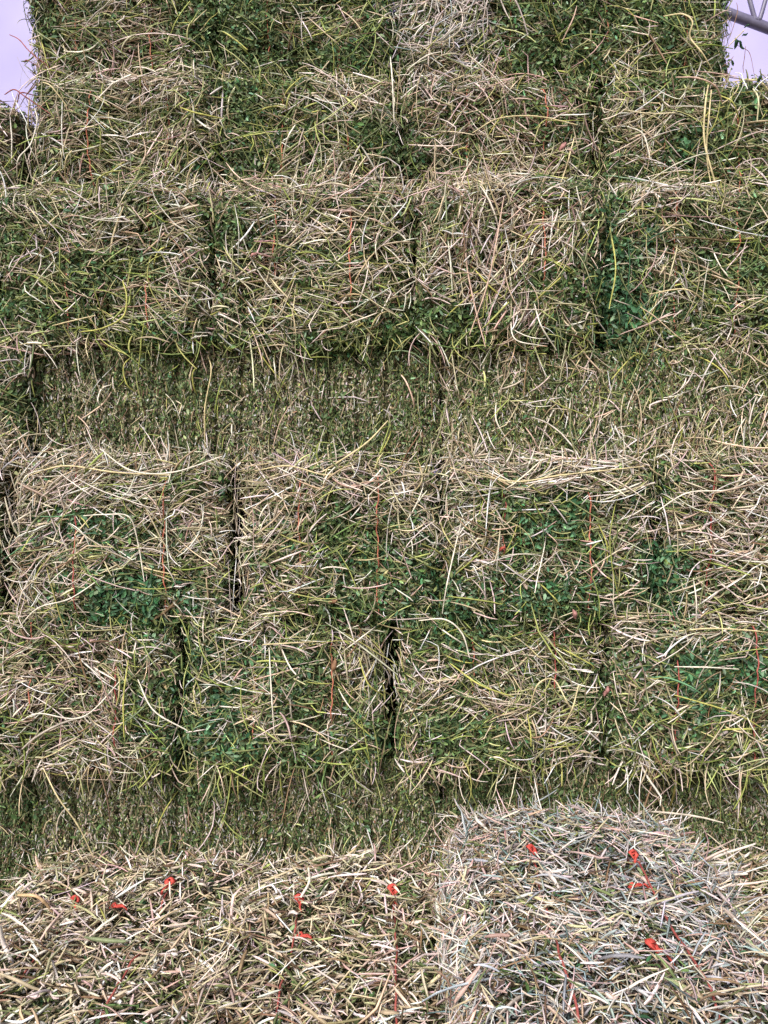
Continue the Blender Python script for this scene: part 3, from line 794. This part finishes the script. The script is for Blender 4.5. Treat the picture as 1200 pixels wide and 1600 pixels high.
# ------------------------------------------------------------------ long loose stems that stand out, each a part of the bale it grows from
cS, cB, cY, cP, cG = lin(206, 190, 146), lin(224, 216, 198), lin(178, 176, 96), lin(198, 168, 150), lin(120, 136, 60)
HAND = [
    (D2, 1.60, .0028, cS, [(500, 738), (538, 716), (575, 690), (606, 656)]),
    (D2, 1.60, .0022, cB, [(516, 722), (534, 750), (552, 792)]),
    (D2, 1.61, .0022, cS, [(395, 735), (450, 728), (510, 742), (545, 728)]),
    (D1, 1.60, .0021, cB, [(124, 806), (165, 804), (202, 808), (216, 850), (222, 910)]),
    (D1, 1.60, .0024, cS, [(30, 745), (100, 728), (180, 738), (262, 742)]),
    (D1, 1.60, .0022, cB, [(150, 700), (205, 735), (270, 738), (345, 712)]),
    (D1, 1.60, .0020, cB, [(22, 790), (40, 745), (80, 730)]),
    (D1, 1.59, .0022, cB, [(20, 985), (60, 950), (110, 935), (160, 900)]),
    (D3, 1.61, .0022, cS, [(705, 730), (800, 752), (880, 742), (1010, 728)]),
    (D3, 1.61, .0020, cB, [(725, 805), (710, 860), (698, 915), (692, 960)]),
    (D3, 1.61, .0020, cY, [(940, 820), (948, 850), (952, 880)]),
    (D4, 1.60, .0022, cB, [(1030, 800), (1075, 770), (1140, 765), (1190, 740)]),
    (D4, 1.60, .0022, cS, [(1050, 990), (1110, 982), (1170, 985), (1205, 990)]),
    (D4, 1.60, .0020, cB, [(1090, 905), (1088, 940), (1092, 985)]),
    (E1, 1.60, .0024, cB, [(210, 1065), (240, 1110), (290, 1145)]),
    (E1, 1.60, .0023, cY, [(195, 1035), (193, 1090), (190, 1155)]),
    (E1, 1.60, .0021, cB, [(20, 1135), (60, 1115), (130, 1120), (190, 1060)]),
    (E1, 1.60, .0022, cS, [(60, 1205), (90, 1245), (122, 1290), (142, 1345)]),
    (E2, 1.60, .0022, cB, [(418, 1015), (424, 1080), (427, 1150)]),
    (E2, 1.60, .0022, cY, [(560, 1030), (575, 1068), (600, 1090)]),
    (E2, 1.60, .0024, cB, [(435, 1010), (452, 1040), (466, 1062)]),
    (E2, 1.61, .0020, cS, [(408, 1010), (450, 1005), (500, 1004)]),
    (E3, 1.60, .0026, cY, [(705, 1040), (750, 1070), (805, 1092)]),
    (E3, 1.60, .0024, cB, [(655, 972), (695, 968), (722, 990), (735, 1030)]),
    (E3, 1.61, .0021, cS, [(830, 1115), (840, 1070), (865, 1062), (885, 1095), (905, 1130)]),
    (E3, 1.60, .0022, cY, [(827, 1120), (829, 1145), (832, 1170)]),
    (E3, 1.60, .0022, cS, [(885, 1140), (895, 1105), (907, 1072)]),
    (E4, 1.60, .0022, cY, [(1060, 1090), (1120, 1105), (1160, 1120), (1195, 1140)]),
    (E4, 1.60, .0021, cB, [(1060, 1045), (1110, 1043), (1160, 1048)]),
    (F3, 1.69, .0042, lin(150, 138, 78), [(1048, 1165), (1053, 1195), (1056, 1225), (1052, 1262)]),
    (C1, 1.62, .0026, cY, [(118, 515), (160, 513), (192, 495), (198, 465), (188, 435)]),
    (C1, 1.62, .0022, cS, [(75, 505), (110, 502), (145, 490)]),
    (C1, 1.62, .0020, cY, [(150, 525), (170, 540), (195, 552)]),
    (C3, 1.61, .0023, cP, [(735, 330), (728, 400), (740, 470), (760, 540)]),
    (C3, 1.61, .0022, cB, [(838, 470), (846, 510), (872, 545)]),
    (C3, 1.61, .0022, cP, [(790, 300), (775, 380), (760, 450), (735, 520)]),
    (C3, 1.61, .0020, cB, [(800, 490), (805, 530), (850, 538)]),
    (C4, 1.61, .0023, cY, [(958, 350), (962, 420), (955, 480)]),
    (C4, 1.61, .0023, cS, [(1020, 455), (1070, 452), (1110, 470)]),
    (B1, 1.70, .0022, cS, [(60, 120), (80, 135), (100, 160)]),
    (B1, 1.68, .0022, cB, [(20, 280), (28, 250), (48, 225), (58, 190), (50, 165)]),
    (B1, 1.70, .0022, cS, [(95, 278), (103, 250), (108, 230)]),
    (B1, 1.70, .0019, lin(150, 84, 80), [(72, 170), (38, 150), (22, 140), (2, 142)]),
    (B1, 1.70, .0019, lin(150, 84, 80), [(20, 152), (32, 145), (48, 143)]),
    (A1, 1.82, .0019, lin(160, 92, 88), [(75, 100), (48, 82), (30, 62), (10, 48)]),
    (A1, 1.82, .0016, lin(150, 96, 92), [(55, 97), (42, 94), (34, 93)]),
    (B2, 1.72, .0027, cY, [(278, 160), (305, 176), (345, 180)]),
    (B2, 1.72, .0026, cB, [(440, 240), (450, 215), (460, 190)]),
    (B3, 1.72, .0024, cB, [(610, 80), (613, 125), (616, 185)]),
    (B3, 1.72, .0022, cS, [(740, 200), (780, 185), (840, 182), (905, 190)]),
    (B4, 1.72, .0030, cS, [(1113, 125), (1102, 165), (1100, 215), (1110, 260), (1135, 325)]),
    (B4, 1.72, .0024, cS, [(1118, 132), (1108, 180), (1104, 240), (1118, 300)]),
    (B4, 1.71, .0028, cP, [(1062, 112), (1090, 122), (1118, 135), (1133, 155)]),
    (B4, 1.72, .0026, lin(206, 200, 160), [(1184, 130), (1185, 155), (1188, 185)]),
    (B4, 1.72, .0022, cY, [(1130, 140), (1145, 160), (1160, 182)]),
    (B4, 1.72, .0024, cB, [(985, 190), (1005, 210), (1020, 245)]),
    (A4, 1.80, .0026, cS, [(1042, 16), (1066, 22), (1082, 34), (1078, 58), (1098, 84), (1118, 106)]),
    (A4, 1.80, .0020, cG, [(1030, 90), (1080, 76), (1110, 70), (1150, 70)]),
    (A4, 1.81, .0018, cS, [(1142, 66), (1158, 52), (1168, 40)]),
    (A3, 1.80, .0024, cB, [(690, 72), (665, 88), (636, 104)]),
    (A4, 1.80, .0022, cP, [(905, 0), (895, 30), (880, 60)]),
    (A2, 1.80, .0024, cY, [(345, 40), (365, 60), (385, 72)]),
    (L1, 1.68, .0024, cB, [(360, 655), (362, 675), (364, 690)]),
    (L1, 1.68, .0022, cB, [(425, 555), (430, 580), (432, 612)]),
    (L1, 1.68, .0022, cY, [(215, 545), (194, 570), (198, 600), (210, 612)]),
    (L1, 1.68, .0020, cS, [(320, 550), (330, 580), (320, 640), (318, 700)]),
    (L2, 1.67, .0022, cB, [(845, 700), (860, 650), (878, 630)]),
    (L2, 1.67, .0022, cB, [(780, 610), (775, 655), (795, 690), (820, 715)]),
    (L2, 1.67, .0022, cY, [(960, 590), (985, 560), (1005, 550)]),
    (G1, 1.36, .0030, cB, [(108, 1500), (150, 1455), (185, 1425)]),
    (G1, 1.30, .0045, lin(226, 214, 206), [(0, 1440), (6, 1475), (18, 1505), (24, 1540)]),
    (G1, 1.45, .0036, lin(200, 168, 128), [(28, 1392), (60, 1402), (86, 1426)]),
    (G2, 1.40, .0032, cB, [(470, 1395), (483, 1378), (482, 1352)]),
    (G3, 1.36, .0034, cB, [(826, 1372), (838, 1405), (848, 1430)]),
    (G3, 1.18, .0032, cB, [(830, 1455), (842, 1480), (856, 1505)]),
    (G3, 1.40, .0030, lin(216, 204, 190), [(1055, 1380), (1105, 1345), (1180, 1315)]),
    (G3, 1.40, .0032, lin(216, 204, 190), [(1060, 1390), (1120, 1370), (1168, 1362)]),
    (G3, 1.40, .0026, lin(206, 196, 176), [(1040, 1375), (1100, 1350), (1150, 1346)]),
    (G3, 1.30, .0042, lin(196, 166, 128), [(680, 1475), (715, 1435), (758, 1392)]),
    (G3, 1.22, .0036, lin(214, 198, 160), [(640, 1556), (690, 1522), (738, 1482)]),
]
for (b, d, rad, c, pts) in HAND:
    P = [at(x, y, d + .012 * math.sin(i * 1.9 + x)) for i, (x, y) in enumerate(pts)]
    # rest the stem on the hay: both ends sink back into the bale
    P = np.array(P)
    if b.kind == 'top':
        P[0, 2] -= .008; P[-1, 2] -= .004
    else:
        P[0, 1] += .022; P[-1, 1] += .015
    stalk(b, P, rad * (.82 if b.kind == 'top' else .70), c)

def scatter_stalks():
    r = np.random.default_rng(77)
    for b in BALES:
        if b.kind == 'top':
            continue
        nst = 7 if b.kind == 'end' else 5
        for _ in range(nst):
            lx = r.uniform(-.85, .85) * b.h[0]; lz = r.uniform(-.8, .9) * b.h[2]
            a = r.normal(0, .7) + (math.pi / 2 if b.kind == 'cut' else 0)
            L = r.uniform(.08, .17); k = r.normal(0, .8)
            ts = np.linspace(-.5, .5, 5); th = a + k * ts
            x = lx + np.cumsum(np.cos(th)) * L / 5 - np.cos(a) * L / 2; z = lz + np.cumsum(np.sin(th)) * L / 5 - np.sin(a) * L / 2
            x = np.clip(x, -b.h[0], b.h[0]); z = np.clip(z, -b.h[2] * 1.05, b.h[2])
            y = -b.h[1] - .022 + .03 * (2 * ts) ** 2 + r.normal(0, .003, 5)
            P = np.stack([x, y, z], 1) + b.c
            px = 600 + P[2, 0] * F / P[2, 1]
            if not (-20 < px < 1220):
                continue
            if b in (F0, F1, F2, F3) and P[2, 2] < CAM_Z - .7:
                continue
            c = [cS, cB, cY, cY, cP, cG][r.integers(0, 6)] * math.exp(r.normal(0, .12))
            stalk(b, P, r.uniform(.0011, .0017), c)
scatter_stalks()

# a few crumpled dead leaves and one dark sprig that stick out
def dead_leaf(b, px, py, d, size, ang, color, name='dead_leaf'):
    o = (at(px, py, d) - b.c) @ b.R
    n = 7; t = np.linspace(-1, 1, n)
    P = np.stack([t * size * math.cos(ang), -.004 * np.cos(t * 3 + px), t * size * math.sin(ang)], 1) + o
    w = (size * .42 * np.sqrt(np.clip(1 - t * t, .02, 1)))[:, None]
    S = np.array([-math.sin(ang), .35, math.cos(ang)])
    ring = np.stack([P - S * w, P + np.array([0, .004, 0]), P + S * w, P - np.array([0, .0015, 0])], 1)
    i = np.arange(n * 4).reshape(n, 4)
    Q = np.stack([i[:-1], np.roll(i[:-1], -1, 1), np.roll(i[1:], -1, 1), i[1:]], -1).reshape(-1, 4)
    lf = link(name, build_mesh(name, ring.reshape(-1, 3), Q, np.repeat(np.asarray(color)[None], n * 4, 0)), M_LEAF, b.root)
    lf.location.z = b.h[2]
cR, cBr, cD = lin(176, 128, 122), lin(140, 106, 80), lin(44, 74, 50)
for a in [(B3, 880, 228, 1.735, .013, .9, cR), (B3, 893, 236, 1.735, .010, -.5, lin(206, 176, 160)), (E2, 522, 1040, 1.63, .014, 1.3, cBr), (D3, 898, 960, 1.62, .011, 1.8, cR),
          (D3, 783, 858, 1.62, .009, .6, lin(180, 90, 76)), (D3, 820, 912, 1.62, .012, 1.9, lin(178, 160, 140)), (C2, 396, 398, 1.63, .009, .3, cR), (D2, 603, 895, 1.62, .007, .8, lin(214, 206, 150)),
          (D2, 520, 940, 1.62, .010, .2, cBr), (E3, 948, 1080, 1.63, .011, 1.2, cR), (A4, 1158, 70, 1.84, .012, -.9, cD), (A4, 1150, 66, 1.84, .013, -1.6, cD), (A4, 1164, 54, 1.845, .008, .5, cD),
          (A4, 1168, 40, 1.85, .006, .2, cD), (B4, 1187, 122, 1.76, .008, 1.2, cD), (A4, 1132, 108, 1.85, .008, 2.2, cD)]:
    dead_leaf(*a)
for (b, d, rad, c, pts) in [(A4, 1.85, .0007, cBr, [(1150, 70), (1163, 76), (1172, 85), (1179, 120)]), (A4, 1.85, .0008, cBr, [(1165, 72), (1163, 92), (1161, 104), (1162, 114)]),
                            (A4, 1.85, .0009, cBr, [(1128, 104), (1140, 96), (1146, 88)]), (A4, 1.85, .0008, cBr, [(1140, 60), (1152, 20), (1151, 4)]), (A4, 1.85, .0009, cBr, [(1126, 112), (1136, 118), (1137, 126)])]:
    stalk(b, np.array([at(x, y, d) for x, y in pts]), rad, c)
print('quads->tris in hay:', tri_total)
